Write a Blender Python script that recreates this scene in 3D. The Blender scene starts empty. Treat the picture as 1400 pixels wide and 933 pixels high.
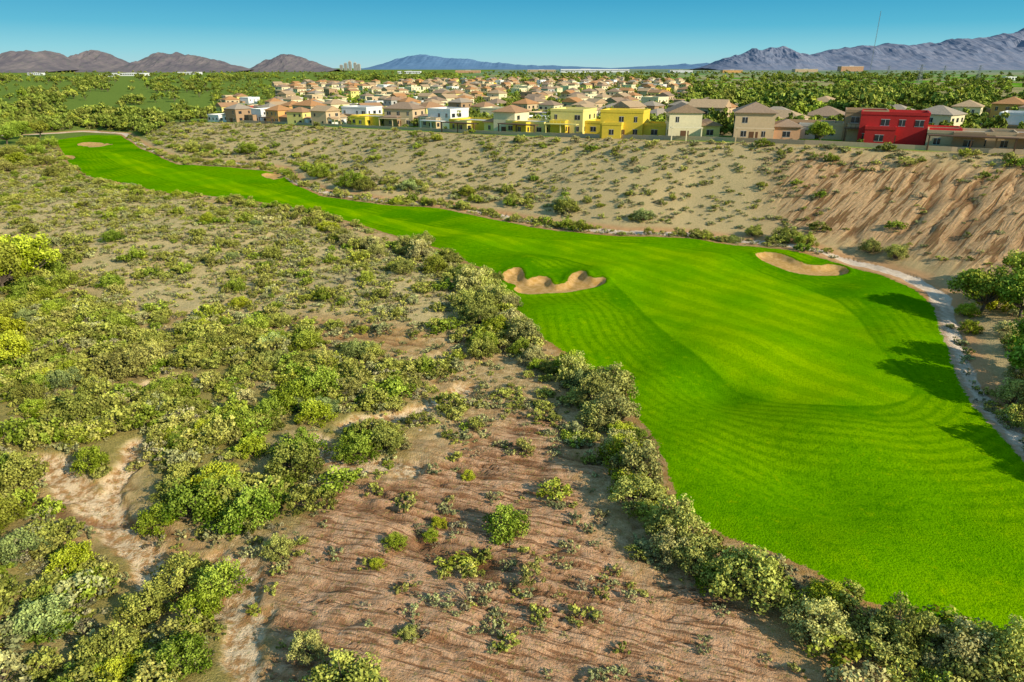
import bpy, math, random, time
import numpy as np
from mathutils import Vector, Matrix
T0=time.time()
random.seed(7); RNG=np.random.default_rng(11)
scene=bpy.context.scene
# ------------------------------------------------------------------ camera
H=38.0; PITCH=math.radians(21.8); F=933.3
SP,CP=math.sin(PITCH),math.cos(PITCH)
cam=bpy.data.cameras.new('camera'); camo=bpy.data.objects.new('camera',cam)
scene.collection.objects.link(camo); scene.camera=camo
cam.lens=24; cam.sensor_width=36; cam.clip_end=90000; cam.clip_start=0.5
camo.location=(0,0,H); camo.rotation_euler=(math.pi/2-PITCH,0,0)
def ray(px,py):
    u=px-700.0; v=py-466.5
    return np.array([u,F*CP-v*SP,-(F*SP+v*CP)])
def onplane(px,py,z=0.0):
    d=ray(px,py); t=(H-z)/-d[2]
    return (float(d[0]*t),float(d[1]*t))
def W(lst,z=0.0): return [onplane(a,b,z) for a,b in lst]
def project(x,y,z):
    dz=z-H
    depth=y*CP-dz*SP; up=y*SP+dz*CP
    return 700+F*x/depth, 466.5-F*up/depth
# ------------------------------------------------------------------ numpy helpers
def vnoise(x,y,seed=0):
    xi=np.floor(x); yi=np.floor(y); fx=(x-xi); fy=(y-yi)
    xi=xi.astype(np.int64); yi=yi.astype(np.int64)
    fx=fx*fx*(3-2*fx); fy=fy*fy*(3-2*fy)
    def h(a,b):
        v=(a*374761393+b*668265263+seed*982451653)&0xffffffff
        v=((v^(v>>13))*1274126177)&0xffffffff
        v=v^(v>>16)
        return (v&0xffff)/65535.0
    return (h(xi,yi)*(1-fx)+h(xi+1,yi)*fx)*(1-fy)+(h(xi,yi+1)*(1-fx)+h(xi+1,yi+1)*fx)*fy
def fbm(x,y,oct=4,seed=0):
    s=0;a=1;t=0
    for o in range(oct):
        s=s+a*vnoise(x,y,seed+o*17); t+=a; a*=0.5; x=x*2.03+5.1; y=y*2.03-3.7
    return s/t
def sstep(a,b,x):
    t=np.clip((x-a)/(b-a),0,1); return t*t*(3-2*t)
def pdist(X,Y,pts,closed=False,vals=None):
    X=np.asarray(X,np.float32); Y=np.asarray(Y,np.float32)
    best=np.full(X.shape,1e30,np.float32); bv=np.zeros(X.shape,np.float32)
    n=len(pts); m=n if closed else n-1
    f=np.float32
    for i in range(m):
        ax,ay=pts[i][0],pts[i][1]; bx,by=pts[(i+1)%n][0],pts[(i+1)%n][1]
        ex,ey=bx-ax,by-ay; L=ex*ex+ey*ey+1e-9
        dx=X-f(ax);dy=Y-f(ay)
        t=np.clip(dx*f(ex/L)+dy*f(ey/L),f(0),f(1))
        dx-=t*f(ex); dy-=t*f(ey)
        d=dx*dx+dy*dy
        if vals is not None:
            k=d<best; bv=np.where(k,f(vals[i])*(1-t)+f(vals[(i+1)%n])*t,bv)
        best=np.minimum(best,d)
    best=np.sqrt(best)
    return (best,bv) if vals is not None else best
def inside(X,Y,pts):
    r=np.zeros(X.shape,bool); n=len(pts)
    for i in range(n):
        ax,ay=pts[i][0],pts[i][1]; bx,by=pts[(i+1)%n][0],pts[(i+1)%n][1]
        if ay==by: continue
        r^=((ay>Y)!=(by>Y))&(X<(bx-ax)*(Y-ay)/(by-ay)+ax)
    return r
def sdf(X,Y,pts):
    d=pdist(X,Y,pts,True); return np.where(inside(X,Y,pts),-d,d)
def smoothpoly(pts,it=1,closed=True):
    for _ in range(it):
        o=[];n=len(pts)
        if not closed: o.append(pts[0])
        for i in range(n if closed else n-1):
            a=pts[i];b=pts[(i+1)%n]
            o.append((a[0]*.75+b[0]*.25,a[1]*.75+b[1]*.25)); o.append((a[0]*.25+b[0]*.75,a[1]*.25+b[1]*.75))
        if not closed: o.append(pts[-1])
        pts=o
    return pts
# ------------------------------------------------------------------ survey outlines (world metres)
FAIR=W([(75,192),(120,184),(165,185),(195,205),(240,223),(300,229),(355,233),(385,238),(405,256),(440,270),(520,280),(600,286),(680,299),(760,314),(850,325),(950,331),(1040,342),(1130,357),(1200,373),(1250,393),(1278,420),(1288,460),(1306,510),(1330,552),(1372,598),(1400,628),(1480,720),(1560,840),(1560,905),(1450,882),(1380,872),(1320,862),(1250,852),(1180,835),(1120,800),(1050,765),(980,738),(932,706),(915,660),(893,600),(865,560),(850,522),(800,495),(742,465),(705,430),(690,400),(662,370),(612,345),(560,327),(500,309),(440,294),(380,284),(330,276),(270,271),(220,266),(170,252),(120,241),(96,226),(85,206)])
MOW=smoothpoly(W([(120,200),(200,222),(300,243),(420,277),(550,300),(680,325),(780,328),(880,335),(960,350),(1050,378),(1130,402),(1172,430),(1190,468),(1245,515),(1256,540),(1215,558),(1130,562),(1050,545),(980,508),(905,455),(860,405),(790,358),(700,345),(600,325),(450,290),(300,263),(180,235)]),2)
BUNK=[smoothpoly(W(p),1) for p in [
 [(1030,353),(1050,349),(1075,354),(1092,361),(1115,364),(1140,361),(1162,367),(1158,375),(1120,377),(1085,374),(1055,366),(1035,361)],
 [(684,378),(700,370),(716,372),(717,386),(735,380),(752,381),(756,392),(775,389),(779,377),(800,375),(804,385),(830,385),(826,393),(790,401),(750,406),(712,407),(700,398),(708,392),(690,388)],
 [(354,240),(368,236),(386,237),(390,243),(370,245)],
 [(98,198),(130,195),(162,198),(130,202)],
 [(140,250),(165,248),(172,258),(150,262)],
 [(80,214),(100,212),(105,218),(85,220)]]]
Bpix=[(60,182),(120,178),(175,182),(205,202),(240,216),(300,221),(350,224),(390,230),(412,248),(445,262),(520,272),(600,277),(680,289),(760,304),(850,316),(950,321),(1040,331),(1130,346),(1205,361),(1262,378),(1300,400),(1312,440),(1330,500),(1356,542),(1400,585),(1440,630)]
BL=[(-2500,60),(-900,100),(-500,200),(-400,300),(-340,400)]+W(Bpix)+[(64,40),(66,10),(66,-80),(66,-600)]
Tpix=[(100,168,3),(180,168,4),(300,168,8),(400,172,10),(500,177,12),(600,182,13.5),(700,187,15),(800,190,16),(900,193,17),(1000,196,17.5),(1100,200,18),(1200,205,18),(1300,210,18),(1400,214,18)]
TL=[(-2500,100),(-900,135),(-540,225),(-430,330),(-370,450)]+[onplane(a,b,c) for a,b,c in Tpix]+[(150,140),(128,80),(112,20),(104,-80),(104,-600)]
TZ=[5,5,5,4,3]+[c for a,b,c in Tpix]+[16,12,10,10,10]
BP=BL+[(70000,-600),(70000,70000),(-70000,70000),(-70000,60)]
TP=TL+[(70000,-600),(70000,70000),(-70000,70000),(-70000,100)]
RED=smoothpoly(W([(400,690),(560,650),(680,560),(750,560),(800,640),(845,740),(960,830),(1080,890),(1130,970),(330,970),(350,800)]),1)
RIDGE=smoothpoly(W([(-60,240),(60,225),(150,262),(330,285),(520,325),(640,400),(690,470),(600,450),(450,430),(300,430),(120,420),(60,330),(-60,330)]),1)
VEG=[smoothpoly(W([(-150,640),(80,700),(200,790),(325,860),(320,1000),(-150,1000)]),1),
     smoothpoly(W([(-120,420),(40,330),(110,430),(330,440),(540,490),(600,560),(450,690),(330,740),(200,640),(-150,640)]),1)]
WASH=[W([(60,620),(95,650),(135,665),(150,700),(190,735),(225,775),(330,825),(345,960)]),
      W([(180,600),(165,630),(140,660)]),W([(200,525),(240,512),(290,520)]),W([(430,600),(470,630),(560,640)]),W([(290,740),(330,760),(340,830)]),
      W([(640,520),(560,560),(470,575)])]
def height(X,Y):
    X=np.asarray(X,float);Y=np.asarray(Y,float)
    dB=pdist(X,Y,BL); dT,zt=pdist(X,Y,TL,False,TZ)
    iB=inside(X,Y,BP); iT=inside(X,Y,TP)
    z0=(fbm(X/38,Y/38,3,3)-0.5)*1.8+(fbm(X/11,Y/11,3,9)-.5)*0.8
    g=lambda cx,cy,r,a,e=1.0:a*np.exp(-(((X-cx)/r)**2+((Y-cy)/(r*e))**2))
    for (px,py,r,a) in [(1010,475,7,1.3),(985,530,5,-1.5),(1150,600,8,1.3),(1110,670,6,-1.0),(760,440,7,1.5),(1240,470,6,1.1),(930,620,6,1.1),(1170,780,6,1.0),(1010,700,5,.8),
                        (830,375,6,1.2),(1000,360,8,1.0),(1190,400,6,1.2),(640,330,8,1.2),(720,360,6,1.3),(1100,345,8,1.2),(840,500,4,-1.0),(880,420,7,-.8)]:
        cx,cy=onplane(px,py); z0=z0+g(cx,cy,r,a)
    for (px,py,r,a) in [(250,330,28,3.0),(60,300,30,3.0),(480,400,14,1.5),(150,720,12,-1.5),(250,800,12,-1.2),(60,640,10,-1.0)]:
        cx,cy=onplane(px,py); z0=z0+g(cx,cy,r,a)
    s=dB/(dB+dT+1e-6); s=0.6*s+0.4*s*s*(3-2*s)
    nz=(fbm(X/20,Y/20,3,21)-.5)*2.6*np.clip(s*(1-s)*4,0,1)
    zb=z0*(1-s)+zt*s+nz
    zp=zt+(10-zt)*sstep(60,500,dT)
    z=np.where(iT,zp,np.where(iB,zb,z0*1.0))
    return z,dB,dT,iB,iT,s
# ------------------------------------------------------------------ material helper
class M:
    def __init__(s,name):
        s.m=bpy.data.materials.new(name); s.m.use_nodes=True; s.t=s.m.node_tree
        for n in list(s.t.nodes): s.t.nodes.remove(n)
        s.out=s.t.nodes.new('ShaderNodeOutputMaterial')
    def n(s,typ,ins=None,**props):
        nd=s.t.nodes.new(typ)
        for k,v in props.items(): setattr(nd,k,v)
        for k,v in (ins or {}).items(): s.set(nd.inputs[k],v)
        return nd
    def set(s,sock,v):
        if isinstance(v,bpy.types.NodeSocket): s.t.links.new(v,sock)
        else:
            if sock.type=='RGBA' and isinstance(v,(tuple,list)) and len(v)==3: v=(*v,1)
            sock.default_value=v
    def math(s,op,a,b=0.0,c=None,clamp=False):
        nd=s.n('ShaderNodeMath',{0:a,1:b},operation=op); nd.use_clamp=clamp
        if c is not None: s.set(nd.inputs[2],c)
        return nd.outputs[0]
    def mix(s,f,a,b,bt='MIX'):
        nd=s.t.nodes.new('ShaderNodeMix'); nd.data_type='RGBA'; nd.blend_type=bt
        s.set(nd.inputs[0],f); s.set(nd.inputs[6],a); s.set(nd.inputs[7],b); return nd.outputs[2]
    def hsv(s,c,sat,val):
        return s.n('ShaderNodeHueSaturation',{'Saturation':sat,'Value':val,'Color':c}).outputs[0]
    def ss(s,x,a,b,lo=0.0,hi=1.0):
        nd=s.n('ShaderNodeMapRange',{0:x,1:a,2:b,3:lo,4:hi},interpolation_type='SMOOTHSTEP'); return nd.outputs[0]
    def attr(s,name,out='Fac'):
        return s.n('ShaderNodeAttribute',attribute_name=name).outputs[out]
    def noise(s,vec,scale,detail=4,rough=.55,out=0):
        return s.n('ShaderNodeTexNoise',{'Vector':vec,'Scale':scale,'Detail':detail,'Roughness':rough}).outputs[out]
    def bsdf(s,col,rough=.9,bump=None,bstr=.5,bdist=.1,spec=.2,metal=0):
        b=s.n('ShaderNodeBsdfPrincipled',{'Base Color':col,'Roughness':rough,'Specular IOR Level':spec,'Metallic':metal})
        if bump is not None:
            bn=s.n('ShaderNodeBump',{'Strength':bstr,'Distance':bdist,'Height':bump}); s.t.links.new(bn.outputs[0],b.inputs['Normal'])
        s.t.links.new(b.outputs[0],s.out.inputs[0]); return b
# ------------------------------------------------------------------ ground mesh
def graded(c0,c1,st,lo,hi,mid=350):
    core=list(np.arange(c0,c1,st))
    def grow(limit):
        o=[];d=0;s=st
        while d<limit:
            s*=1.010 if d<mid else 1.08
            d+=s;o.append(d)
        return o
    a=[c0-v for v in grow(c0-lo)][::-1]; b=[core[-1]+v for v in grow(hi-core[-1])]
    return np.array(a+core+b)
gx=graded(-62,80,.27,-45000,45000); gy=graded(30,95,.27,-300,60000)
nx,ny=len(gx),len(gy)
GX,GY=np.meshgrid(gx,gy); X=GX.ravel(); Y=GY.ravel()
Z,dB,dT,iB,iT,S=height(X,Y)
near=(np.abs(X)<330)&(Y<520)&(Y>20)
Xn,Yn=X[near],Y[near]
def nsdf(p,full=50.0):
    r=np.full(X.shape,full,np.float32)
    xs=[a[0] for a in p];ys=[a[1] for a in p]
    k=(Xn>min(xs)-22)&(Xn<max(xs)+22)&(Yn>min(ys)-22)&(Yn<max(ys)+22)
    rr=np.full(Xn.shape,full,np.float32); rr[k]=sdf(Xn[k],Yn[k],p); r[near]=rr; return r
def nlin(p):
    r=np.full(X.shape,50.0,np.float32)
    xs=[a[0] for a in p];ys=[a[1] for a in p]
    k=(Xn>min(xs)-22)&(Xn<max(xs)+22)&(Yn>min(ys)-22)&(Yn<max(ys)+22)
    rr=np.full(Xn.shape,50.0,np.float32); rr[k]=pdist(Xn[k],Yn[k],p); r[near]=rr; return r
g=nsdf(FAIR); mow=nsdf(MOW)
bk=np.minimum.reduce([nsdf(b) for b in BUNK])
sRED=nsdf(RED); sRID=nsdf(RIDGE); sVEG=np.minimum(nsdf(VEG[0]),nsdf(VEG[1]))
nA=(fbm(X/5,Y/5,3,40)-.5)*8
red=sstep(3,-3,sRED+nA)
ridge=sstep(3,-3,sRID)
veg=sstep(3,-3,sVEG-nA)
wl_=np.minimum.reduce([nlin(w) for w in WASH])
ws=wl_+(fbm(X/2.5,Y/2.5,3,60)-.5)*2.6
wash=sstep(1.9,.9,ws)
u=X*.95-Y*.31; v=X*.31+Y*.95
wob=(fbm(X/5,Y/5,4,70)-.5)*1.8
def ridged(a,b,seed): return 1-np.abs(2*vnoise(a,b,seed)-1)
rl=ridged(u/10.0,(v+wob)/1.2,80); rl2=ridged(u/6.5,(v+wob*.9)/.68,81)
off=sstep(.5,3.5,g)*(~iB)
patch=.4+.6*sstep(.35,.6,fbm(X/9,Y/9,2,90))
rill=(rl**6*.7+rl2**5*.42)*np.maximum(red,.55*(1-veg)*(1-ridge)*sstep(150,90,Y))*off*patch
ru=X*.75+Y*.66; rv=X*.66-Y*.75
pxr=700+F*X/np.maximum(Y*CP+(H-Z)*SP,1)
rs=np.clip(6*S*(1-S),0,1)*iB*(~iT)*sstep(1010,1110,pxr)*sstep(90,130,Y)
rr=ridged(ru/24,(rv+(fbm(X/12,Y/12,3,71)-.5)*7)/4.0,85)
rill2=(rr**4*.9)*rs*(.4+.6*sstep(.3,.6,fbm(X/14,Y/14,2,91)))
Z=Z-rill-rill2
lump=((fbm(X/1.6,Y/1.6,3,95)-.5)*.35+(fbm(X/4,Y/4,2,96)-.5)*.45)*off*(Y<250)
Z=Z+lump-wash*off*.5
Z=Z-sstep(.15,-1.3,bk)*.8+np.exp(-((bk-.5)/.7)**2)*.28
Z=Z-sstep(0.6,1.6,g)*off*.22
ZG=Z.reshape(ny,nx)
def samp(A,x,y):
    x=np.asarray(x,float);y=np.asarray(y,float)
    i=np.clip(np.searchsorted(gx,x)-1,0,nx-2); j=np.clip(np.searchsorted(gy,y)-1,0,ny-2)
    fx=np.clip((x-gx[i])/(gx[i+1]-gx[i]),0,1); fy=np.clip((y-gy[j])/(gy[j+1]-gy[j]),0,1)
    A=A.reshape(ny,nx)
    return (A[j,i]*(1-fx)+A[j,i+1]*fx)*(1-fy)+(A[j+1,i]*(1-fx)+A[j+1,i+1]*fx)*fy
def hgt(x,y): return float(samp(ZG,[x],[y])[0])
fiB=iB.astype(np.float32); fiT=iT.astype(np.float32)
MT=np.exp(np.linspace(math.log(0.03),math.log(60),3000))
def ground_at(px,py):
    d=ray(px,py); t=MT
    z=H+d[2]*t; h=samp(ZG,d[0]*t,d[1]*t)
    k=int(np.argmax(z<h))
    if z[k]>=h[k]: k=len(t)-1
    a=t[k-1];b=t[k]; f=(z[k-1]-h[k-1])/((z[k-1]-h[k-1])-(z[k]-h[k])+1e-9)
    tt=a+(b-a)*f
    return float(d[0]*tt),float(d[1]*tt),float(H+d[2]*tt)
verts=np.stack([X,Y,Z],1).astype(np.float32)
idx=np.arange(nx*ny,dtype=np.int32).reshape(ny,nx)
q=np.stack([idx[:-1,:-1],idx[:-1,1:],idx[1:,1:],idx[1:,:-1]],-1).reshape(-1,4)
me=bpy.data.meshes.new('ground'); me.vertices.add(len(verts)); me.vertices.foreach_set('co',verts.ravel())
me.loops.add(q.size); me.loops.foreach_set('vertex_index',q.ravel())
me.polygons.add(len(q)); me.polygons.foreach_set('loop_start',np.arange(0,q.size,4,dtype=np.int32))
me.update(calc_edges=True); me.polygons.foreach_set('use_smooth',np.ones(len(q),bool))
def fa(name,arr):
    a=me.attributes.new(name,'FLOAT','POINT'); a.data.foreach_set('value',arr.astype(np.float32))
pathw=np.where(iB,dB,-dB)+(fbm(X/3,Y/3,2,400)-.5)*.8
fa('leftend',sstep(-190,-230,X)*sstep(330,400,Y))
for nm,ar in [('g',g),('mow',mow),('bk',bk),('pth',pathw),('red',red),('ridge',ridge),('veg',veg),('wash',wash),
              ('plain',iT*sstep(0,5,dT)),('slope',(iB&~iT)*sstep(0,4,dB)),('rs',rs),('rill',np.clip(rill*2.1,0,1)+np.clip(rill2*.9,0,1)),('far',sstep(600,6000,Y)),
              ('n1',fbm(X/8,Y/8,4,410)),('n4',fbm(X/22,Y/22,3,420)),('pn',fbm(X/70,Y/70,4,430)+.05*sstep(-50,-200,X)),('fn',fbm(X/500,Y/350,5,440)) ]:
    fa(nm,ar)
ground=bpy.data.objects.new('ground',me); scene.collection.objects.link(ground)
print('ground',time.time()-T0,nx*ny)
m=M('ground_mat')
P=m.n('ShaderNodeNewGeometry').outputs['Position']
n1=m.attr('n1'); n4=m.attr('n4'); n2=m.noise(P,1.1,4,.68); n3=m.noise(P,5,3,.75)
def furrow(ang,sx,sy,dist):
    mp=m.n('ShaderNodeMapping',{'Vector':P,'Rotation':(0,0,math.radians(ang)),'Scale':(sx,sy,6.0)},vector_type='TEXTURE').outputs[0]
    return m.n('ShaderNodeTexNoise',{'Vector':mp,'Scale':1.0,'Detail':3,'Roughness':.6,'Distortion':dist}).outputs[0]
fur=furrow(-18,4.6,.40,.35); fur2=furrow(41,12,1.35,.5)
c=m.mix(m.ss(n2,.35,.65),(.40,.265,.125),(.60,.43,.235))
c=m.mix(m.ss(n1,.35,.7,0,.5),c,(.44,.25,.11))
redc=m.mix(m.ss(n2,.3,.7),(.47,.255,.14),(.68,.43,.265))
c=m.mix(m.attr('red'),c,redc)
c=m.mix(m.math('MULTIPLY',m.attr('veg'),m.ss(n1,.35,.55,.40,.85)),c,m.mix(m.ss(n3,.35,.65),(.15,.145,.04),(.38,.31,.11)))
c=m.mix(m.math('MULTIPLY',m.attr('ridge'),.7),c,m.mix(m.ss(n3,.35,.65),(.44,.36,.16),(.68,.54,.30)))
c=m.mix(m.attr('wash'),c,m.mix(m.ss(n2,.4,.6),(.44,.25,.12),(.80,.60,.38)))
slc=m.mix(m.ss(n3,.35,.65),(.41,.305,.15),(.61,.46,.25))
slc=m.mix(m.attr('rs'),slc,m.mix(m.ss(n2,.3,.7),(.43,.26,.14),(.58,.38,.215)))
c=m.mix(m.attr('slope'),c,slc)
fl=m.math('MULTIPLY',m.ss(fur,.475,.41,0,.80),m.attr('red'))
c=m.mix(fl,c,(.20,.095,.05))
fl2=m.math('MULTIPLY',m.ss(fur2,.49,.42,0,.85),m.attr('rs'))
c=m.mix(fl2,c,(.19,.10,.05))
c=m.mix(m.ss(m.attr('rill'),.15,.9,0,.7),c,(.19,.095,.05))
c=m.mix(m.ss(m.noise(P,2.8,2,.6),.57,.66,0,.5),c,(.24,.22,.07))
c=m.mix(m.ss(n3,.60,.70,0,.6),c,(.13,.085,.04))
c=m.mix(m.ss(n3,.40,.30,0,.4),c,(.80,.62,.40))
pl=m.mix(m.ss(m.attr('pn'),.47,.55),(.36,.29,.15),(.14,.28,.035))
pl=m.mix(m.ss(n4,.5,.65,0,.5),pl,(.10,.14,.035))
pl=m.mix(m.attr('far'),pl,m.mix(m.ss(m.attr('fn'),.42,.6),(.12,.18,.10),(.25,.27,.19)))  # aerial haze painted into the ground colour, growing with distance
c=m.mix(m.attr('plain'),c,pl)
c=m.mix(m.attr('leftend'),c,(.15,.20,.05))
pd=m.math('ABSOLUTE',m.math('ADD',m.attr('pth'),2.0))
c=m.mix(m.ss(pd,5.5,2.2,0,.85),c,(.56,.32,.17))
c=m.mix(m.ss(pd,2.0,1.6),c,m.mix(m.ss(n2,.3,.7),(.58,.44,.31),(.76,.62,.47)))
ge=m.math('ADD',m.attr('g'),m.math('MULTIPLY',m.math('SUBTRACT',n2,.5),1.8))
gm=m.ss(ge,.12,-.12)
c=m.mix(m.ss(ge,1.5,0.1,0,.55),c,(.30,.15,.05))
mw=m.attr('mow')
st=m.math('SINE',m.math('MULTIPLY',m.math('ADD',mw,m.math('MULTIPLY',n4,5.0)),3.4))
sep=m.n('ShaderNodeSeparateXYZ',{0:P})
lon=m.math('ADD',m.math('MULTIPLY',sep.outputs[0],.80),m.math('MULTIPLY',sep.outputs[1],.60))
st2=m.math('SINE',m.math('MULTIPLY',lon,1.25))
gr=m.mix(m.ss(n4,.35,.65),(.085,.245,.006),(.155,.335,.010))
gr=m.mix(m.ss(n1,.35,.7,0,.75),gr,(.23,.39,.016))
gr=m.mix(m.math('MULTIPLY',m.ss(st,-.4,.9,0,.36),m.ss(n1,.30,.66,.25,1)),gr,(.035,.15,.004))
gr=m.mix(m.ss(n2,.50,.34,0,.45),gr,(.04,.16,.004))
gf=m.mix(m.ss(n1,.3,.7),(.18,.375,.014),(.30,.455,.024))
gf=m.mix(m.ss(st2,-.35,.35,0,.36),gf,(.10,.27,.008))
gf=m.mix(m.ss(n2,.50,.34,0,.28),gf,(.09,.25,.008))
fr=m.ss(mw,.35,-.35)
gr=m.mix(fr,gr,gf)
ring=m.ss(m.math('ABSOLUTE',m.math('SUBTRACT',mw,.1)),.5,.1,0,.3)
gr=m.mix(ring,gr,(.05,.19,.006))
gr=m.mix(m.ss(n3,.46,.64,0,.52),gr,(.035,.135,.004))
gr=m.mix(m.ss(n2,.57,.72,0,.40),gr,(.38,.45,.06))
c=m.mix(gm,c,gr)
be=m.math('ADD',m.attr('bk'),m.math('MULTIPLY',m.math('SUBTRACT',n2,.5),.6))
c=m.mix(m.ss(be,.5,.1,0,.6),c,(.07,.11,.01))
c=m.mix(m.ss(be,.08,-.12),c,m.mix(m.ss(n2,.3,.7),(.46,.27,.10),(.62,.40,.19)))
c=m.hsv(c,1.10,1.22)
bh=m.math('ADD',n3,m.math('ADD',m.math('MULTIPLY',m.math('MULTIPLY',fur,m.attr('red')),2.2),m.math('MULTIPLY',m.math('MULTIPLY',fur2,m.attr('rs')),4.0)))
bn=m.n('ShaderNodeBump',{'Strength':.85,'Distance':.3,'Height':bh})
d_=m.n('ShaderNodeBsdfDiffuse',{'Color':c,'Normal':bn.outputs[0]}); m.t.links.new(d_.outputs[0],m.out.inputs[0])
me.materials.append(m.m)

# ------------------------------------------------------------------ foliage materials
def leafmat(name,a,b,cc):
    m=M(name); r=m.n('ShaderNodeObjectInfo').outputs['Random']; t=m.attr('tone')
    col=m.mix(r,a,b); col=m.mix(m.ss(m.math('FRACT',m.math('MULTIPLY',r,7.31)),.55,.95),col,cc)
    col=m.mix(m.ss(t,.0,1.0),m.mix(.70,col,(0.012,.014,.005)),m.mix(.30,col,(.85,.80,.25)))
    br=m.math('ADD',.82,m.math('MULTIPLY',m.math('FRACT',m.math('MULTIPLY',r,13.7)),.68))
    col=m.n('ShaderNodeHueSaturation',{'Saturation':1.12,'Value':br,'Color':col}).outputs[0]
    d=m.n('ShaderNodeBsdfDiffuse',{'Color':col}); m.t.links.new(d.outputs[0],m.out.inputs[0]); return m.m
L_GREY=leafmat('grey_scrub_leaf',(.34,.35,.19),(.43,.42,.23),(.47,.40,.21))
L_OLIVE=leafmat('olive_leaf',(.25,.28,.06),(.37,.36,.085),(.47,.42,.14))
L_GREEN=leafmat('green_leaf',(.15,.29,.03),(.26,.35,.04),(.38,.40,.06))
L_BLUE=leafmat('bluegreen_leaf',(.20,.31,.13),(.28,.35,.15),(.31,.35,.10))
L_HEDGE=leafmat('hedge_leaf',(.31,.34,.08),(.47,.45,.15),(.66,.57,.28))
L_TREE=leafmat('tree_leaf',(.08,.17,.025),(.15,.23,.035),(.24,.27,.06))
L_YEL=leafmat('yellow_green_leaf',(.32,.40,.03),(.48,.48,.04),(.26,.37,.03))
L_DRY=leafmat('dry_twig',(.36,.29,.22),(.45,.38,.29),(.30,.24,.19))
mb=M('bark'); Pb=mb.n('ShaderNodeNewGeometry').outputs['Position']
mb.bsdf(mb.mix(mb.noise(Pb,9,2),(.10,.07,.045),(.2,.15,.10)),.9); BARK=mb.m
# ------------------------------------------------------------------ plants
def plant(name,r,h,nclump,nleaf,ls,leaf,seed,trunk=0.0,open_=.5,stretch=1.0,stems=True):
    R=np.random.default_rng(seed)
    cl=[]
    for i in range(nclump):
        a=R.uniform(0,2*math.pi); el=R.uniform(-.15,1)
        rr=R.uniform(.45,1.08)
        z=trunk+(h-trunk)*(.25+.62*max(0,el)*R.uniform(.5,1.1))
        rad=r*rr*math.sqrt(max(.12,1-(max(0,el))**2*.85))
        cl.append((rad*math.cos(a),rad*math.sin(a)*stretch,z,r*R.uniform(.17,.36)*(1-open_*.3),R.uniform(0,1)))
    cl.append((0,0,trunk+(h-trunk)*.6,r*.42,.5))
    n=nleaf
    ci=R.integers(0,len(cl),n); C=np.array(cl)[ci]
    d=R.normal(size=(n,3)); d/=np.linalg.norm(d,axis=1)[:,None]
    rad=C[:,3]*R.uniform(.35,1.2,n)**.6
    P=C[:,:3]+d*rad[:,None]*np.array([1,1,.8])
    P[:,2]=np.maximum(P[:,2],.03+R.uniform(0,.1,n))
    nrm=d*.9+R.normal(size=(n,3))*.6+np.array([0,0,.2]); nrm/=np.linalg.norm(nrm,axis=1)[:,None]
    t=np.cross(nrm,R.normal(size=(n,3))); t/=np.linalg.norm(t,axis=1)[:,None]; b=np.cross(nrm,t)
    s=ls*R.uniform(.6,1.4,n)[:,None]; asp=R.uniform(.5,.9,n)[:,None]
    verts=np.stack([P-t*s,P+b*s*asp,P+t*s,P-b*s*asp],1).reshape(-1,3)
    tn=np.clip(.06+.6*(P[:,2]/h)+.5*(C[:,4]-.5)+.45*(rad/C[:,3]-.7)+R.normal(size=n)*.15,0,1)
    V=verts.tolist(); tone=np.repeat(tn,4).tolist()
    Fc=[(4*i,4*i+1,4*i+2,4*i+3) for i in range(n)]; mi=[0]*n
    def limb(a,b,ra,rb,sd=5):
        a=Vector(a);b=Vector(b); ax=(b-a).normalized(); s1=ax.orthogonal().normalized(); s2=ax.cross(s1)
        o=len(V)
        for c,rr in ((a,ra),(b,rb)):
            for k in range(sd):
                an=2*math.pi*k/sd; V.append(tuple(c+s1*math.cos(an)*rr+s2*math.sin(an)*rr)); tone.append(.5)
        for k in range(sd): Fc.append((o+k,o+(k+1)%sd,o+sd+(k+1)%sd,o+sd+k)); mi.append(1)
    if stems:
        if trunk>0:
            top=(r*.06,-r*.04,trunk*.95); limb((0,0,-.3),top,r*.07,r*.05,7)
        else: top=(0,0,0.0)
        for cc in cl[::1 if nclump<16 else 2]:
            mid=((top[0]+cc[0])*.5+R.normal()*.06*r,(top[1]+cc[1])*.5+R.normal()*.06*r,top[2]*.5+cc[2]*.5-.04*h)
            limb(top if trunk>0 else (R.normal()*.08*r,R.normal()*.08*r,-.15),mid,r*.035,r*.022,4); limb(mid,cc[:3],r*.022,r*.008,4)
    me=bpy.data.meshes.new(name); me.from_pydata(V,[],Fc)
    me.polygons.foreach_set('material_index',mi)
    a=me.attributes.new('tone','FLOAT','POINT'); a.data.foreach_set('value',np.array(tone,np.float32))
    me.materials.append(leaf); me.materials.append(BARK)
    return me
def protoset(cname,meshes):
    col=bpy.data.collections.new(cname)
    for i,mm in enumerate(meshes):
        o=bpy.data.objects.new('%s_part_%02d'%(cname,i),mm); col.objects.link(o)
    return col
C_SMALL=protoset('bursage_shrub',[plant('bursage',.55,.5,9,230,.064,L_GREY,100+i,open_=.8) for i in range(3)]+
   [plant('brittle',.6,.65,10,230,.068,L_OLIVE,110+i) for i in range(2)]+[plant('drybrush',.55,.5,9,150,.055,L_DRY,120,open_=1)])
C_MED=protoset('creosote_bush',[plant('creosote',1.1,1.5,20,950,.080,L_OLIVE,130+i) for i in range(3)]+
   [plant('jojoba',1.2,1.3,18,950,.085,L_GREEN,140+i) for i in range(2)]+[plant('saltbush',1.1,1.1,14,850,.078,L_GREY,150),plant('deadbush',1.1,1.2,12,450,.06,L_DRY,151,open_=1)])
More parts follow.
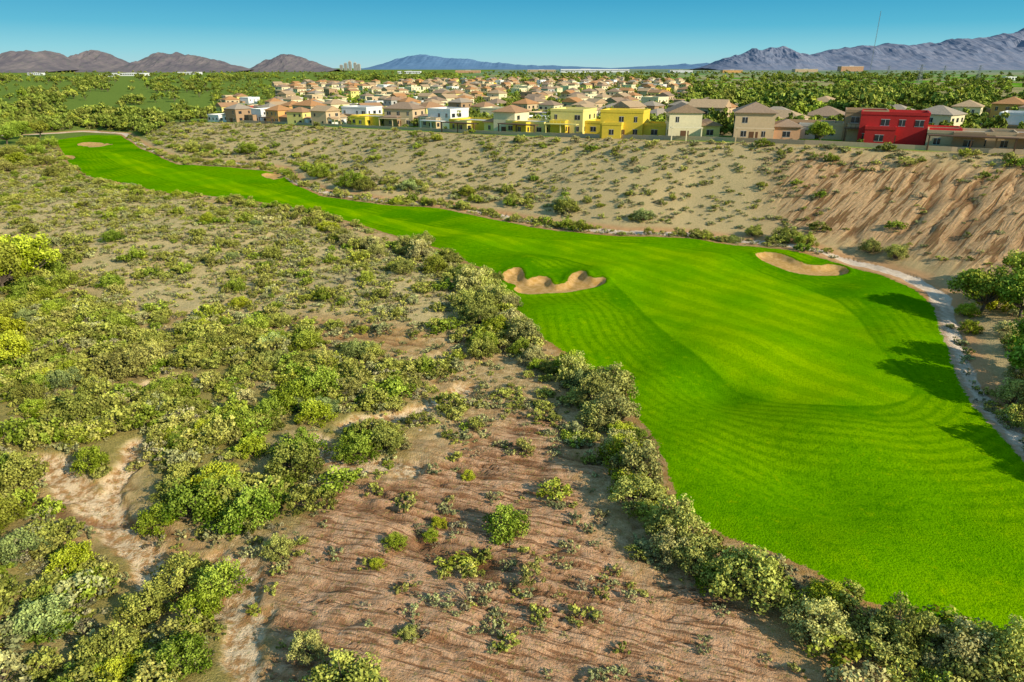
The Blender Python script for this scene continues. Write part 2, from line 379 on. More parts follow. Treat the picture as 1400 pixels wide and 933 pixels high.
BIG=[plant('mesquite_bush',2.5,3.2,54,5200,.095,L_GREEN,160+i) for i in range(2)]+[plant('mesquite_bush',2.4,2.9,50,5000,.095,L_OLIVE,170+i) for i in range(2)]+[plant('mesquite_bush',2.4,2.8,50,5000,.095,L_BLUE,175)]
HED=[plant('hedge_shrub',2.3,3.6,52,5200,.095,L_HEDGE,180+i) for i in range(4)]
YEL=[plant('palo_verde_bush',2.4,3.0,48,5000,.095,L_YEL,190+i) for i in range(2)]
TRE=[plant('mesquite_tree',3.2,5.6,50,6500,.13,L_GREEN,200+i,trunk=1.3) for i in range(3)]
YTR=[plant('palo_verde_tree',3.4,5.6,50,6500,.13,L_YEL,210+i,trunk=1.3) for i in range(2)]
C_TREE=protoset('distant_tree',[plant('far_tree',3.0,5.5,22,520,.46,L_TREE,220+i,trunk=1.2) for i in range(4)]+[plant('far_tree',2.6,7,20,520,.44,L_TREE,230+i,trunk=1.5) for i in range(2)]+[plant('far_tree',3.0,5,20,520,.46,L_GREEN,240,trunk=1)])
C_BIG=protoset('thicket_bush',BIG+YEL[:1])
def scatter(name,col,x,y,sc,nproto,w=None):
    x=np.asarray(x);y=np.asarray(y);sc=np.asarray(sc,np.float32); n=len(x)
    zs=samp(ZG,x,y)-.05
    me=bpy.data.meshes.new(name); me.vertices.add(n); me.vertices.foreach_set('co',np.stack([x,y,zs],1).astype(np.float32).ravel())
    a=me.attributes.new('scl','FLOAT_VECTOR','POINT'); a.data.foreach_set('vector',np.stack([sc*RNG.uniform(.8,1.25,n),sc*RNG.uniform(.8,1.25,n),sc*RNG.uniform(.75,1.2,n)],1).astype(np.float32).ravel())
    a=me.attributes.new('rot','FLOAT_VECTOR','POINT'); r=np.zeros((n,3),np.float32); r[:,2]=RNG.uniform(0,6.28,n); a.data.foreach_set('vector',r.ravel())
    a=me.attributes.new('pid','INT','POINT'); a.data.foreach_set('value',RNG.choice(nproto,n,p=w).astype(np.int32))
    o=bpy.data.objects.new(name,me); scene.collection.objects.link(o)
    ng=bpy.data.node_groups.new(name+'_gn','GeometryNodeTree')
    ng.interface.new_socket('Geometry',in_out='INPUT',socket_type='NodeSocketGeometry'); ng.interface.new_socket('Geometry',in_out='OUTPUT',socket_type='NodeSocketGeometry')
    N=ng.nodes;Lk=ng.links; gi=N.new('NodeGroupInput');go=N.new('NodeGroupOutput'); ip=N.new('GeometryNodeInstanceOnPoints')
    ci=N.new('GeometryNodeCollectionInfo'); ci.inputs['Collection'].default_value=col; ci.inputs['Separate Children'].default_value=True; ci.inputs['Reset Children'].default_value=True
    def na(nm,dt):
        x=N.new('GeometryNodeInputNamedAttribute'); x.data_type=dt; x.inputs['Name'].default_value=nm
        return [s for s in x.outputs if s.enabled and s.name=='Attribute'][0]
    Lk.new(gi.outputs[0],ip.inputs['Points']); Lk.new(ci.outputs[0],ip.inputs['Instance']); ip.inputs['Pick Instance'].default_value=True
    Lk.new(na('pid','INT'),ip.inputs['Instance Index'])
    e=N.new('FunctionNodeEulerToRotation'); Lk.new(na('rot','FLOAT_VECTOR'),e.inputs[0]); Lk.new(e.outputs[0],ip.inputs['Rotation'])
    Lk.new(na('scl','FLOAT_VECTOR'),ip.inputs['Scale']); Lk.new(ip.outputs[0],go.inputs[0])
    md=o.modifiers.new('scatter','NODES'); md.node_group=ng
    print(name,n); return o
def cand(n,x0,x1,y0,y1): return RNG.uniform(x0,x1,n),RNG.uniform(y0,y1,n)
# hillside scrub
x,y=cand(90000,-420,190,20,560)
h_=samp(ZG,x,y); s_iB=samp(fiB,x,y)>.5; s_iT=samp(fiT,x,y)>.5; s_dB=samp(dB,x,y); s_dT=samp(dT,x,y)
pxx=700+F*x/np.maximum(y*CP+(H-h_)*SP,1)
k=s_iB&~s_iT&(s_dB>4.6)&(pxx>-100)&(pxx<1560)
x,y,pxx,s_dB,s_dT=x[k],y[k],pxx[k],s_dB[k],s_dT[k]
bare=sstep(1050,1150,pxx)*(y>100)*sstep(5,16,s_dT)
dens=.5+.5*sstep(.35,.55,vnoise(x/9,y/9,300))
U=RNG.uniform(size=len(x))
k=U<dens*(1-.86*bare)*np.where(y<250,1,.55)
scatter('hillside_scrub',C_SMALL,x[k],y[k],RNG.uniform(.8,2.0,k.sum()),6,[.22,.2,.18,.17,.16,.07])
pv=vnoise(x/14,y/14,310); U=RNG.uniform(size=len(x))
k=U<np.where((s_dB<15)&(pv>.42)&(pxx<1230),.26,np.where((x>60)&(y<115),.18,np.where(s_dT>8,.035,.06)*(1-.7*bare)))
scatter('slope_bushes',C_MED,x[k],y[k],RNG.uniform(.8,2.0,k.sum()),7)
k=(x<-215)&(y>380)&(U<.30)
scatter('fairway_end_trees',C_TREE,x[k],y[k],RNG.uniform(.6,1.2,k.sum()),7)
# left desert scrub
x,y=cand(120000,-260,70,26,420)
k=(samp(fiB,x,y)<.5)&(samp(g,x,y)>1.2)
pp=project(x,y,0); k&=(pp[0]>-130)&(pp[0]<1530)&(pp[1]<1010)
x=x[k];y=y[k]
rd=samp(sRED,x,y);rg=samp(sRID,x,y);vg=samp(sVEG,x,y);wd=samp(wl_,x,y)
cl=vnoise(x/5,y/5,320)*.6+vnoise(x/14,y/14,321)*.4
U=RNG.uniform(size=len(x))
ps=np.where(rd<0,.24,np.where(rg<0,.80,.58))*(.35+1.1*sstep(.35,.6,cl))
k=U<np.where(wd<1.8,.03,ps)
scatter('desert_scrub',C_SMALL,x[k],y[k],np.clip(RNG.lognormal(-.05,.42,k.sum()),.35,1.9),6,[.2,.18,.16,.16,.16,.14])
U=RNG.uniform(size=len(x))
pm=np.where(vg<0,.36,np.where(rd<0,.008,np.where(rg<0,.045,.12)))*(.22+1.35*sstep(.38,.6,cl))*np.where(wd<2.6,0.04,1)
k=U<pm
scatter('creosote_thicket',C_MED,x[k],y[k],np.clip(RNG.lognormal(.05,.35,k.sum()),.5,1.9),7,[.2,.2,.17,.13,.12,.10,.08])
U=RNG.uniform(size=len(x))
pb=np.where(vg<0,.036,np.where(rd<0,0,np.where(rg<0,.0015,.008)))*(.2+1.6*sstep(.42,.6,cl))*np.where(wd<4,0.0,1)
k=U<pb
scatter('mesquite_thicket',C_BIG,x[k],y[k],RNG.uniform(.45,1.0,k.sum()),6)
# rocks
mr=M('rock_mat'); mr.bsdf(mr.mix(mr.n('ShaderNodeObjectInfo').outputs['Random'],(.3,.2,.13),(.6,.48,.34)),.9); ROCK=mr.m
def rockmesh(seed):
    import bmesh
    bm=bmesh.new(); bmesh.ops.create_icosphere(bm,subdivisions=1,radius=.16)
    R=random.Random(seed)
    for v_ in bm.verts: v_.co*=R.uniform(.7,1.25); v_.co.z*=.6
    me=bpy.data.meshes.new('stone'); bm.to_mesh(me); bm.free(); me.materials.append(ROCK); return me
C_ROCK=protoset('stone',[rockmesh(i) for i in range(3)])
U=RNG.uniform(size=len(x)); k=(U<.09)&(y<100)
scatter('stones',C_ROCK,x[k],y[k],np.clip(RNG.lognormal(-.6,.5,k.sum()),.2,1.6),3)
# individually placed bushes and trees
def put(name,mesh,px,py,sc,sq=1.0,xy=None):
    if xy is None: wx,wy,wz=ground_at(px,py)
    else:
        wx,wy=xy; wz=hgt(wx,wy)
    o=bpy.data.objects.new(name,mesh); scene.collection.objects.link(o)
    o.location=(wx,wy,wz-.1); o.rotation_euler=(0,0,random.uniform(0,6.28)); o.scale=(sc*random.uniform(.9,1.1),sc*random.uniform(.9,1.1),sc*sq); return o
hl=W([(480,335),(560,345),(600,362),(630,385),(655,415),(680,450),(720,488),(765,512),(800,540),(825,570),(850,610),(862,660),(878,705),(915,755),(975,795),(1040,822),(1110,860),(1180,885),(1260,905),(1330,915),(1400,935)])
P_=smoothpoly(hl,1,False)
acc=0
for i in range(len(P_)-1):
    a=Vector(P_[i]);b=Vector(P_[i+1]); L=(b-a).length; nrm=Vector((-(b-a).y,(b-a).x)).normalized()
    tt=acc
    while tt<L:
        far=max(0,a.y-60)/60
        p=a+(b-a)*(tt/L)+nrm*random.gauss(0,.8+far*1.5)
        r_=random.random()
        mesh=random.choice(HED if r_<.76 else BIG if r_<.93 else YEL)
        put(mesh.name.split('.')[0],mesh,0,0,random.uniform(.45,1.2),random.uniform(.85,1.25),xy=(p.x,p.y))
        tt+=random.uniform(1.2,2.5)
    acc=tt-L
for (px,py,s,t) in [(35,388,1.7,'y'),(5,400,1.6,'t'),(90,392,1.0,'b'),(8,462,1.2,'Y'),(15,500,.9,'y'),(28,660,1.1,'b'),(40,545,.8,'b'),(105,575,1.25,'b'),(125,640,.8,'Y'),
    (170,515,1.4,'b'),(200,500,1.2,'b'),(290,480,1.1,'b'),(265,490,.9,'b'),(350,455,1.0,'b'),(372,352,1.0,'b'),(385,445,.8,'b'),(420,475,.9,'b'),(440,540,1.2,'b'),(400,555,1.1,'Y'),(480,540,.9,'b'),(430,575,.9,'Y'),
    (405,645,1.2,'b'),(410,625,1.0,'b'),(345,620,.7,'Y'),(490,625,.9,'b'),(530,615,.8,'h'),(600,720,.35,'Y'),(688,728,.85,'b'),(540,745,.4,'Y'),(515,775,.3,'Y'),(590,735,.3,'Y'),(640,655,.35,'Y'),
    (270,705,1.2,'b'),(310,690,1.0,'b'),(240,680,.8,'b'),(300,670,.9,'b'),(220,720,.8,'Y'),(250,800,.9,'b'),(300,810,.9,'b'),(270,850,.8,'Y'),(200,840,.9,'b'),(380,760,.6,'h'),(420,900,.6,'h'),
    (550,375,1.0,'h'),(580,335,1.0,'h'),(645,400,1.4,'h'),(660,430,1.3,'h'),(685,420,1.1,'h'),(665,400,1.2,'h'),(835,540,1.3,'h'),(840,575,1.2,'h'),(560,870,.3,'h'),(500,385,.7,'b'),(320,275,.8,'b'),(470,325,.8,'h'),
    (640,268,1.1,'b'),(560,260,1.3,'b'),(480,256,1.8,'b'),(500,260,1.5,'b'),(440,243,1.5,'b'),(340,210,1.8,'b'),(265,206,1.7,'b'),(285,206,1.4,'b'),(775,290,1.5,'b'),(880,301,1.2,'b'),(770,283,1.2,'b'),(700,278,1.0,'b'),
    (1075,328,1.2,'b'),(1100,336,1,'b'),(1030,322,.9,'b'),(1190,345,1,'h'),(1225,353,1,'h'),
    (1345,408,1.4,'b'),(1322,432,.8,'Y'),(1358,422,1.2,'Y'),(1325,455,.7,'Y'),(1390,480,1.0,'b'),(1385,555,1.0,'h'),(1392,580,.9,'b'),(1372,460,.7,'h'),(1395,520,.8,'h'),
    (1120,195,1.2,'t'),(75,240,1.5,'b'),(62,225,1.5,'b'),(15,215,2,'b'),(40,200,2,'b'),(25,225,1.8,'Y'),(5,235,1.8,'b'),(50,212,1.8,'b'),(70,200,1.6,'b'),(10,198,2,'t'),(30,190,2,'t'),(55,188,1.8,'t'),
    (250,915,.8,'b'),(150,900,.9,'b'),(60,860,.9,'b'),(100,780,.8,'Y'),(30,760,.9,'b')]:
    D={'y':('palo_verde_tree',YTR),'t':('mesquite_tree',TRE),'b':('mesquite_bush',BIG),'h':('saltcedar_bush',HED),'Y':('palo_verde_bush',YEL)}[t]
    put(D[0],random.choice(D[1]),px,py,s)
# trees on the bank to the right (most outside the frame)
for (wx,wy,s) in [(77,106,1.35),(80,101,1.3),(70,82,1.35),(66,74,1.5),(68,70,1.4),(62,60,1.25),(64,53,1.3),(92,118,1.1),(60,44,1.2),(58,36,1.1)]:
    put('mesquite_tree',random.choice(TRE),0,0,s,1.15,xy=(wx,wy))
# ------------------------------------------------------------------ houses
def mat_simple(name,col,rough=.85,var=.12,scale=1.5,bump=0,spec=.2):
    m=M(name); Pp=m.n('ShaderNodeNewGeometry').outputs['Position']
    nn=m.noise(Pp,scale,3)
    d=tuple(v*(1-var*1.6) for v in col); e=tuple(min(1,v*(1+var)) for v in col)
    m.bsdf(m.mix(nn,d,e),rough,nn if bump else None,bump,.05,spec); return m.m
WALLC={k:mat_simple('stucco_'+k,v) for k,v in dict(tan=(.66,.48,.27),cream=(.82,.70,.42),white=(.86,.82,.74),yellow=(.84,.60,.06),pale=(.84,.70,.22),red=(.58,.035,.03),brown=(.44,.28,.15),pink=(.68,.38,.20),orange=(.76,.42,.13),grey=(.52,.49,.42)).items()}
ROOFC=[]
for i,cc in enumerate([(.46,.25,.12),(.36,.24,.15),(.52,.35,.19),(.54,.26,.10),(.42,.33,.23)]):
    m=M('tile_roof_%d'%i); Pp=m.n('ShaderNodeNewGeometry').outputs['Position']
    nn=m.noise(Pp,1.6,4,.7); m.bsdf(m.mix(nn,tuple(v*.6 for v in cc),tuple(v*1.4 for v in cc)),.85,nn,.6,.15); ROOFC.append(m.m)
GLASS=mat_simple('window_glass',(.03,.035,.04),.15,.3,.5,spec=.5); FRAME=mat_simple('window_frame',(.6,.58,.52)); DOOR=mat_simple('door_wood',(.16,.08,.04)); SHADE=mat_simple('dark_timber',(.16,.09,.05)); FLATR=mat_simple('flat_roof',(.62,.58,.52)); BLOCK=mat_simple('block_wall',(.62,.45,.27))
class MB:
    def __init__(s): s.v=[];s.f=[];s.m=[]
    def box(s,x0,x1,y0,y1,z0,z1,mi=0):
        o=len(s.v); s.v+=[(x0,y0,z0),(x1,y0,z0),(x1,y1,z0),(x0,y1,z0),(x0,y0,z1),(x1,y0,z1),(x1,y1,z1),(x0,y1,z1)]
        for f in [(0,3,2,1),(4,5,6,7),(0,1,5,4),(1,2,6,5),(2,3,7,6),(3,0,4,7)]: s.f.append(tuple(o+i for i in f)); s.m.append(mi)
    def hip(s,x0,x1,y0,y1,z,h,gable=False,mi=0,ov=.55):
        x0-=ov;x1+=ov;y0-=ov;y1+=ov; w=x1-x0;d=y1-y0; o=len(s.v); t=.18
        if w>=d:
            i=0 if gable else d*.5
            a=(x0+i,(y0+y1)/2,z+h+t);b=(x1-i,(y0+y1)/2,z+h+t)
            top=[(4,5,9,8),(5,6,9),(6,7,8,9),(7,4,8)]
        else:
            i=0 if gable else w*.5
            a=((x0+x1)/2,y0+i,z+h+t);b=((x0+x1)/2,y1-i,z+h+t)
            top=[(4,5,8),(5,6,9,8),(6,7,9),(7,4,8,9)]
        s.v+=[(x0,y0,z),(x1,y0,z),(x1,y1,z),(x0,y1,z),(x0,y0,z+t),(x1,y0,z+t),(x1,y1,z+t),(x0,y1,z+t),a,b]
        for f in top+[(0,3,2,1),(0,1,5,4),(1,2,6,5),(2,3,7,6),(3,0,4,7)]: s.f.append(tuple(o+k for k in f)); s.m.append(mi)
    def mesh(s,name,mats):
        me=bpy.data.meshes.new(name); me.from_pydata(s.v,[],s.f); me.polygons.foreach_set('material_index',s.m)
        for x in mats: me.materials.append(x)
        return me
def housemeshes(w,d,st,style,wall,roof,seed,wall2=None):
    R=random.Random(seed); sh=3.4; wl=MB();rf=MB();wn=MB();fr=MB();dr=MB();pt=MB()
    hh=sh*st
    ww=w*R.uniform(.58,.75) if st==2 else w
    x0=-w/2; x1=x0+ww; side=R.random()<.5
    if side: x0,x1=w/2-ww,w/2
    vols=[(x0,x1,-d/2,d/2,hh,0)]
    if st==2:
        if side: vols.append((-w/2,x0,-d/2+R.uniform(.5,2),d/2-1,sh,1))
        else: vols.append((x1,w/2,-d/2+R.uniform(.5,2),d/2-1,sh,1))
        if R.random()<.5: vols.append((x0+ww*.1,x0+ww*.55,-d/2-2.6,-d/2,sh*1.05,1))
    else: vols.append((-w*.2,w*.15,-d/2-2.5,-d/2,sh*.95,1))
    for (a,b,c_,e,hz,mi) in vols:
        wl.box(a,b,c_,e,-2,hz,mi)
        if style=='flat':
            wl.box(a-.1,b+.1,c_-.1,c_+.2,hz,hz+.7,mi); wl.box(a-.1,b+.1,e-.2,e+.1,hz,hz+.7,mi); wl.box(a-.1,a+.2,c_+.2,e-.2,hz,hz+.7,mi); wl.box(b-.2,b+.1,c_+.2,e-.2,hz,hz+.7,mi)
            rf.box(a+.2,b-.2,c_+.2,e-.2,hz,hz+.08)
        else: rf.hip(a,b,c_,e,hz,min(b-a,e-c_)*.24,gable=(style=='gable'))
        for fl in range(int(hz/sh+.5)):
            zb=fl*sh+1.0
            for face in range(4):
                lo,hi=(a,b) if face%2==0 else (c_,e); n=max(1,int((hi-lo)/3.6))
                for k in range(n):
                    if R.random()<.25: continue
                    cc=lo+(hi-lo)*(k+.5)/n; hw=R.choice([.45,.65,.9])
                    z1=zb+1.35
                    if face==0: B=(cc-hw,cc+hw,c_-.05,c_+.1)
                    elif face==2: B=(cc-hw,cc+hw,e-.1,e+.05)
                    elif face==1: B=(b-.1,b+.05,cc-hw,cc+hw)
                    else: B=(a-.1,a+.05,cc-hw,cc+hw)
                    wn.box(*B,zb,z1)
                    if face in(0,2): fr.box(B[0]-.1,B[1]+.1,B[2]+.025 if face==0 else B[2],B[3] if face==0 else B[3]-.025,zb-.12,zb); fr.box(B[0]-.1,B[1]+.1,B[2]+.025 if face==0 else B[2],B[3] if face==0 else B[3]-.025,z1,z1+.1); fr.box(cc-.04,cc+.04,c_-.08 if face==0 else e+.05,c_-.05 if face==0 else e+.08,zb,z1)
    a=x0+.5;b=x1-.5; c0=-d/2
    if R.random()<.6:
        dp=2.2
        for t in range(3):
            xx=a+(b-a)*t/2; pt.box(xx-.15,xx+.15,c0-dp-2.7,c0-dp-2.4,-2,sh-.25)
        pt.box(a-.3,b+.3,c0-dp-2.8,c0-2.62,sh-.25,sh)
        if st==2 and R.random()<.6:
            pt.box(a-.2,b+.2,c0-dp-2.6,c0-dp-2.5,sh+.9,sh+1.0)
            for t in range(9):
                xx=a+(b-a)*t/8; pt.box(xx-.04,xx+.04,c0-dp-2.58,c0-dp-2.52,sh,sh+.9)
    dr.box((a+b)/2-1.1,(a+b)/2+1.1,c0-.04,c0+.1,.05,2.2)
    dr.box(w/2-.05,w/2+.04,-1,0.1,.05,2.2)
    return [('walls',wl.mesh('walls',[wall,wall2 or wall])),('roof',rf.mesh('roof',[FLATR if style=='flat' else roof])),('windows',wn.mesh('windows',[GLASS])),('window_frames',fr.mesh('window_frames',[FRAME])),('doors',dr.mesh('doors',[DOOR])),('patio_cover',pt.mesh('patio_cover',[R.choice([SHADE,wall,wall])]))]
def house(x,y,rot,parts,sc=1.0,far=False):
    e=bpy.data.objects.new('stucco_house',None); scene.collection.objects.link(e); e.location=(x,y,hgt(x,y)); e.rotation_euler=(0,0,rot); e.scale=(sc,)*3
    for n_,mm in parts:
        if len(mm.vertices)==0 or (far and n_ in('window_frames','doors')): continue
        o=bpy.data.objects.new(n_,mm); scene.collection.objects.link(o); o.parent=e
    return e
ANG=-.62
placed=[]
for i,(px,py,wpx,st,style,wc,ri,dr_,w2) in enumerate([(335,150,50,1,'flat','cream',0,0,'tan'),(352,153,36,1,'flat','pink',0,0,'red'),(395,155,46,1,'hip','tan',0,.2,0),(432,163,54,2,'hip','tan',3,0,0),(486,168,62,2,'flat','white',0,.1,'brown'),(512,171,44,1,'flat','yellow',0,.1,0),(562,172,56,2,'hip','tan',1,.2,'brown'),(605,175,56,2,'flat','white',1,0,'tan'),
    (652,179,54,1,'flat','yellow',0,0,'pale'),(692,181,45,2,'hip','cream',0,.1,'pale'),(730,182,56,1,'flat','pale',0,0,'yellow'),(795,182,64,2,'flat','pale',0,.15,'yellow'),(868,187,78,2,'flat','yellow',2,.25,'yellow'),(945,188,60,2,'gable','cream',1,.5,'pale'),
    (1045,190,72,2,'hip','tan',1,.35,'pink'),(1105,187,50,1,'flat','brown',4,.2,'grey'),(1162,190,64,2,'flat','brown',1,.2,'tan'),(1238,196,96,2,'flat','red',0,.15,'red'),(1322,203,78,1,'flat','tan',4,.1,'brown'),(1400,205,62,1,'flat','brown',4,.1,0)]):
    wx,wy,wz=ground_at(px,py); dist=math.hypot(wx,wy)
    w=wpx*dist/F/1.1
    house(wx,wy,ANG+dr_,housemeshes(w,10+(i%3),st,style,WALLC[wc],ROOFC[ri],i,WALLC[w2] if w2 else None),1.16); placed.append((wx,wy))
NF=len(placed)
protos=[]; protoF=[]
R=random.Random(5)
for i in range(16):
    protos.append(housemeshes(R.uniform(13,18),R.uniform(10,13),R.choice([1,2,2]),R.choice(['hip','hip','gable','hip','flat']),WALLC[R.choice(['tan','cream','tan','white','pale','cream','grey','brown','orange','cream'])],R.choice(ROOFC),50+i))
for i in range(12):
    protoF.append(housemeshes(R.uniform(14,19),R.uniform(10,13),R.choice([1,2,2]),['flat','hip','flat','gable','hip','hip'][i%6],WALLC[['yellow','cream','white','tan','pale','orange','white','brown','tan','tan','cream','tan'][i]],R.choice(ROOFC),80+i,WALLC[R.choice(['tan','white','pale','brown'])]))
t0=Vector(onplane(300,168,8)); t1=Vector(onplane(1400,214,18)); al=(t1-t0).normalized(); nm=Vector((-al.y,al.x))
if nm.y<0: nm=-nm
nh=0
for k in range(0,26):
    for j in range(-30,50):
        p=t0+al*(j*23+R.uniform(-4,4)+(k%2)*9)+nm*(14+k*32*(1+k*.025)+R.uniform(-5,5)+ (9 if k%2 else 0))
        z=hgt(p.x,p.y)
        if p.y<120: continue
        px,py=project(p.x,p.y,z)
        if px<300-(k*1.2) or px>1440: continue
        if px>940 and py<162-R.uniform(0,10)-(0 if px<1100 else -6): continue
        if px<380 and py<140: continue
        if k>10 and R.random()<.4: continue
        if k<4 and R.random()<.1: continue
        if min((p.x-a)**2+(p.y-b)**2 for a,b in placed)<20**2: continue
        placed.append((p.x,p.y)); nh+=1
        house(p.x,p.y,math.atan2(al.y,al.x)+R.choice([0,0,math.pi/2,math.pi])+R.uniform(-.25,.25),R.choice(protoF if R.random()<(.65 if k<4 else .3) else protos),R.uniform(.92,1.12),k>6)
print('houses',nh,time.time()-T0)
# perimeter wall along rim
tw=[Vector(onplane(a,b-2.5,c)) for a,b,c in Tpix[2:]]
V_=[];F_=[]
for i in range(len(tw)-1):
    a,b=tw[i],tw[i+1]; n_=int((b-a).length/6)+1
    for j in range(n_):
        p=a+(b-a)*(j/n_); q_=a+(b-a)*((j+1)/n_)
        d_=(q_-p).normalized(); s_=Vector((-d_.y,d_.x))*.12; z=hgt(*((p+q_)/2)); o=len(V_)
        for pp in (p-s_,q_-s_,q_+s_,p+s_): V_.append((pp.x,pp.y,z-.6))
        for pp in (p-s_,q_-s_,q_+s_,p+s_): V_.append((pp.x,pp.y,z+1.2))
        for f in [(0,3,2,1),(4,5,6,7),(0,1,5,4),(1,2,6,5),(2,3,7,6),(3,0,4,7)]: F_.append(tuple(o+i_ for i_ in f))
me=bpy.data.meshes.new('perimeter_wall'); me.from_pydata(V_,[],F_); me.materials.append(BLOCK)
scene.collection.objects.link(bpy.data.objects.new('perimeter_wall',me))
# ------------------------------------------------------------------ trees on the plain
PA=np.array(placed)
TX=[];TY=[];TS=[]
def plain_pts(n,x0,x1,y0,y1,smin,smax,nz=None,thr=.45,base=.1,rim=0):
    px=RNG.uniform(x0,x1,n); py=RNG.uniform(y0,y1,n)
    if nz:
        v_=vnoise(px/nz[0],py/nz[0]*5,nz[1]); k=RNG.uniform(size=n)<np.where(v_>thr,1,base); px,py=px[k],py[k]
    u_=px-700.;v_=py-466.5; dx,dy,dz=u_,F*CP-v_*SP,-(F*SP+v_*CP)
    z=np.full(len(px),10.)
    for it in range(6):
        t=(H-z)/-dz; z=samp(ZG,dx*t,dy*t)
    t=(H-z)/-dz; wx,wy=dx*t,dy*t
    k=(samp(fiT,wx,wy)>.99)&(samp(dT,wx,wy)>rim)
    d=((PA[:,0][None]-wx[:,None])**2+(PA[:,1][None]-wy[:,None])**2).min(1); k&=d>8.8**2
    # keep the view-side yards of the first row open
    fd=((PA[:NF,0][None]-3.5-wx[:,None])**2+(PA[:NF,1][None]-9-wy[:,None])**2).min(1); k&=fd>8**2
    TX.extend(wx[k]);TY.extend(wy[k]);TS.extend(RNG.uniform(smin,smax,k.sum()))
plain_pts(3800,290,1000,112,192,.5,1.1,rim=20)
plain_pts(1900,940,1500,112,168,1.0,1.9,(50,5),.40,.12)
plain_pts(1500,-100,300,106,178,.9,1.8,(60,6),.50,.07)
plain_pts(3000,-150,1600,98.5,114,1.2,2.4,(60,8),.4,.3)
plain_pts(420,1000,1500,165,205,.5,1.1,rim=14)
plain_pts(140,300,1450,160,214,.2,.5)
plain_pts(260,-50,300,160,182,1.0,1.6)
scatter('distant_trees',C_TREE,TX,TY,TS,7)
# ------------------------------------------------------------------ distant buildings, masts
WHITE=mat_simple('white_cladding',(.8,.78,.75))
def parts_obj(name,loc,parts):
    e=bpy.data.objects.new(name,None); scene.collection.objects.link(e); e.location=loc
    for n_,mm in parts:
        o=bpy.data.objects.new(n_,mm); scene.collection.objects.link(o); o.parent=e
def big(name,px,py,w,hh,d,wall,floors):
    wx,wy,wz=ground_at(px,py); a=MB();b=MB();c_=MB()
    a.box(-w/2,w/2,-d/2,d/2,-2,hh); c_.box(-w/2+.5,w/2-.5,-d/2+.5,d/2-.5,hh,hh+hh*.06); c_.box(-w*.1,w*.1,-d*.2,d*.2,hh+hh*.06,hh*1.15)
    for f in range(floors):
        n_=max(4,int(w/8))
        for k in range(n_):
            xx=-w/2+w*(k+.5)/n_; b.box(xx-w/n_*.3,xx+w/n_*.3,-d/2-.1,-d/2+.2,hh*(f+.35)/floors,hh*(f+.75)/floors)
    parts_obj(name,(wx,wy,wz),(('walls',a.mesh('walls',[wall])),('windows',b.mesh('windows',[GLASS])),('roof',c_.mesh('roof',[FLATR]))))
for (px,py,w,hh,fl,c_) in [(180,104,120,10,1,WHITE),(150,105,60,8,1,WHITE),(260,102,100,10,1,WHITE),(800,99.5,330,20,1,WHITE),(840,99,200,18,1,WHITE),(740,99,200,16,2,WALLC['tan']),(560,101,120,12,1,WHITE),(640,100,150,14,2,WALLC['pink']),(1162,98,190,40,6,WALLC['pink']),(1100,99,160,20,3,WALLC['tan']),(1000,100,120,16,2,WALLC['orange']),(930,99.5,150,14,2,WHITE),(50,103,60,9,1,WHITE),(1380,110,30,8,1,WALLC['white'])]:
    big('commercial_building',px,py,w,hh,w*.4,c_,fl)
def at_dist(px,D):
    d=ray(px,95); return float(d[0]*D/d[1])
for i,(px,hh) in enumerate([(467,60),(473,80),(479,100),(486,85),(491,70)]):
    D=9000; a=MB();b=MB(); w=36; a.box(-w/2,w/2,-w/2,w/2,0,hh); a.box(-w/4,w/4,-w/4,w/4,hh,hh*1.12)
    for f in range(8): b.box(-w/2+3,w/2-3,-w/2-.5,-w/2,hh*(f+.3)/8,hh*(f+.7)/8)
    parts_obj('office_tower',(at_dist(px,D),D,10),(('walls',a.mesh('walls',[WALLC['grey']])),('windows',b.mesh('windows',[GLASS]))))
STEEL=mat_simple('galvanised_steel',(.30,.31,.32),.5)
def beam(vv,ff,a,b,r):
    a=Vector(a);b=Vector(b); ax=(b-a).normalized(); s1=ax.orthogonal().normalized()*r; s2=ax.cross(s1).normalized()*r; o=len(vv)
    for c_ in (a,b):
        for q_ in (s1+s2,s1-s2,-s1-s2,-s1+s2): vv.append(tuple(c_+q_))
    for f in [(0,1,2,3),(7,6,5,4),(0,4,5,1),(1,5,6,2),(2,6,7,3),(3,7,4,0)]: ff.append(tuple(o+k for k in f))
def lattice(name,loc,h,base,top,r,seg,arms=()):
    vv=[];ff=[]
    cor=lambda t:[((base+(top-base)*t)*sx/2,(base+(top-base)*t)*sy/2,h*t) for sx,sy in((-1,-1),(1,-1),(1,1),(-1,1))]
    for k in range(seg):
        A=cor(k/seg);B=cor((k+1)/seg)
        for i in range(4):
            beam(vv,ff,A[i],B[i],r); beam(vv,ff,A[i],B[(i+1)%4],r*.6); beam(vv,ff,B[i],B[(i+1)%4],r*.6)
    for (t,w) in arms:
        for sx in(-1,1):
            beam(vv,ff,(0,0,h*t+1),(sx*w,0,h*t),r*.8); beam(vv,ff,(0,0,h*t-1.2),(sx*w,0,h*t),r*.8); beam(vv,ff,(sx*w,0,h*t),(sx*w,0,h*t-2),r*.6)
    me=bpy.data.meshes.new(name); me.from_pydata(vv,[],ff); me.materials.append(STEEL); o=bpy.data.objects.new(name,me); o.location=loc; scene.collection.objects.link(o)
for px,D in ((1260,1150),(1292,1700),(1215,1900),(1340,1500)): lattice('transmission_pylon',(at_dist(px,D),D,9),34,7,1.4,.16,8,((.97,5),(.84,7),(.72,6)))
lattice('radio_mast',(at_dist(1190,3000),3000,8),240,2.6,1.4,.14,40)
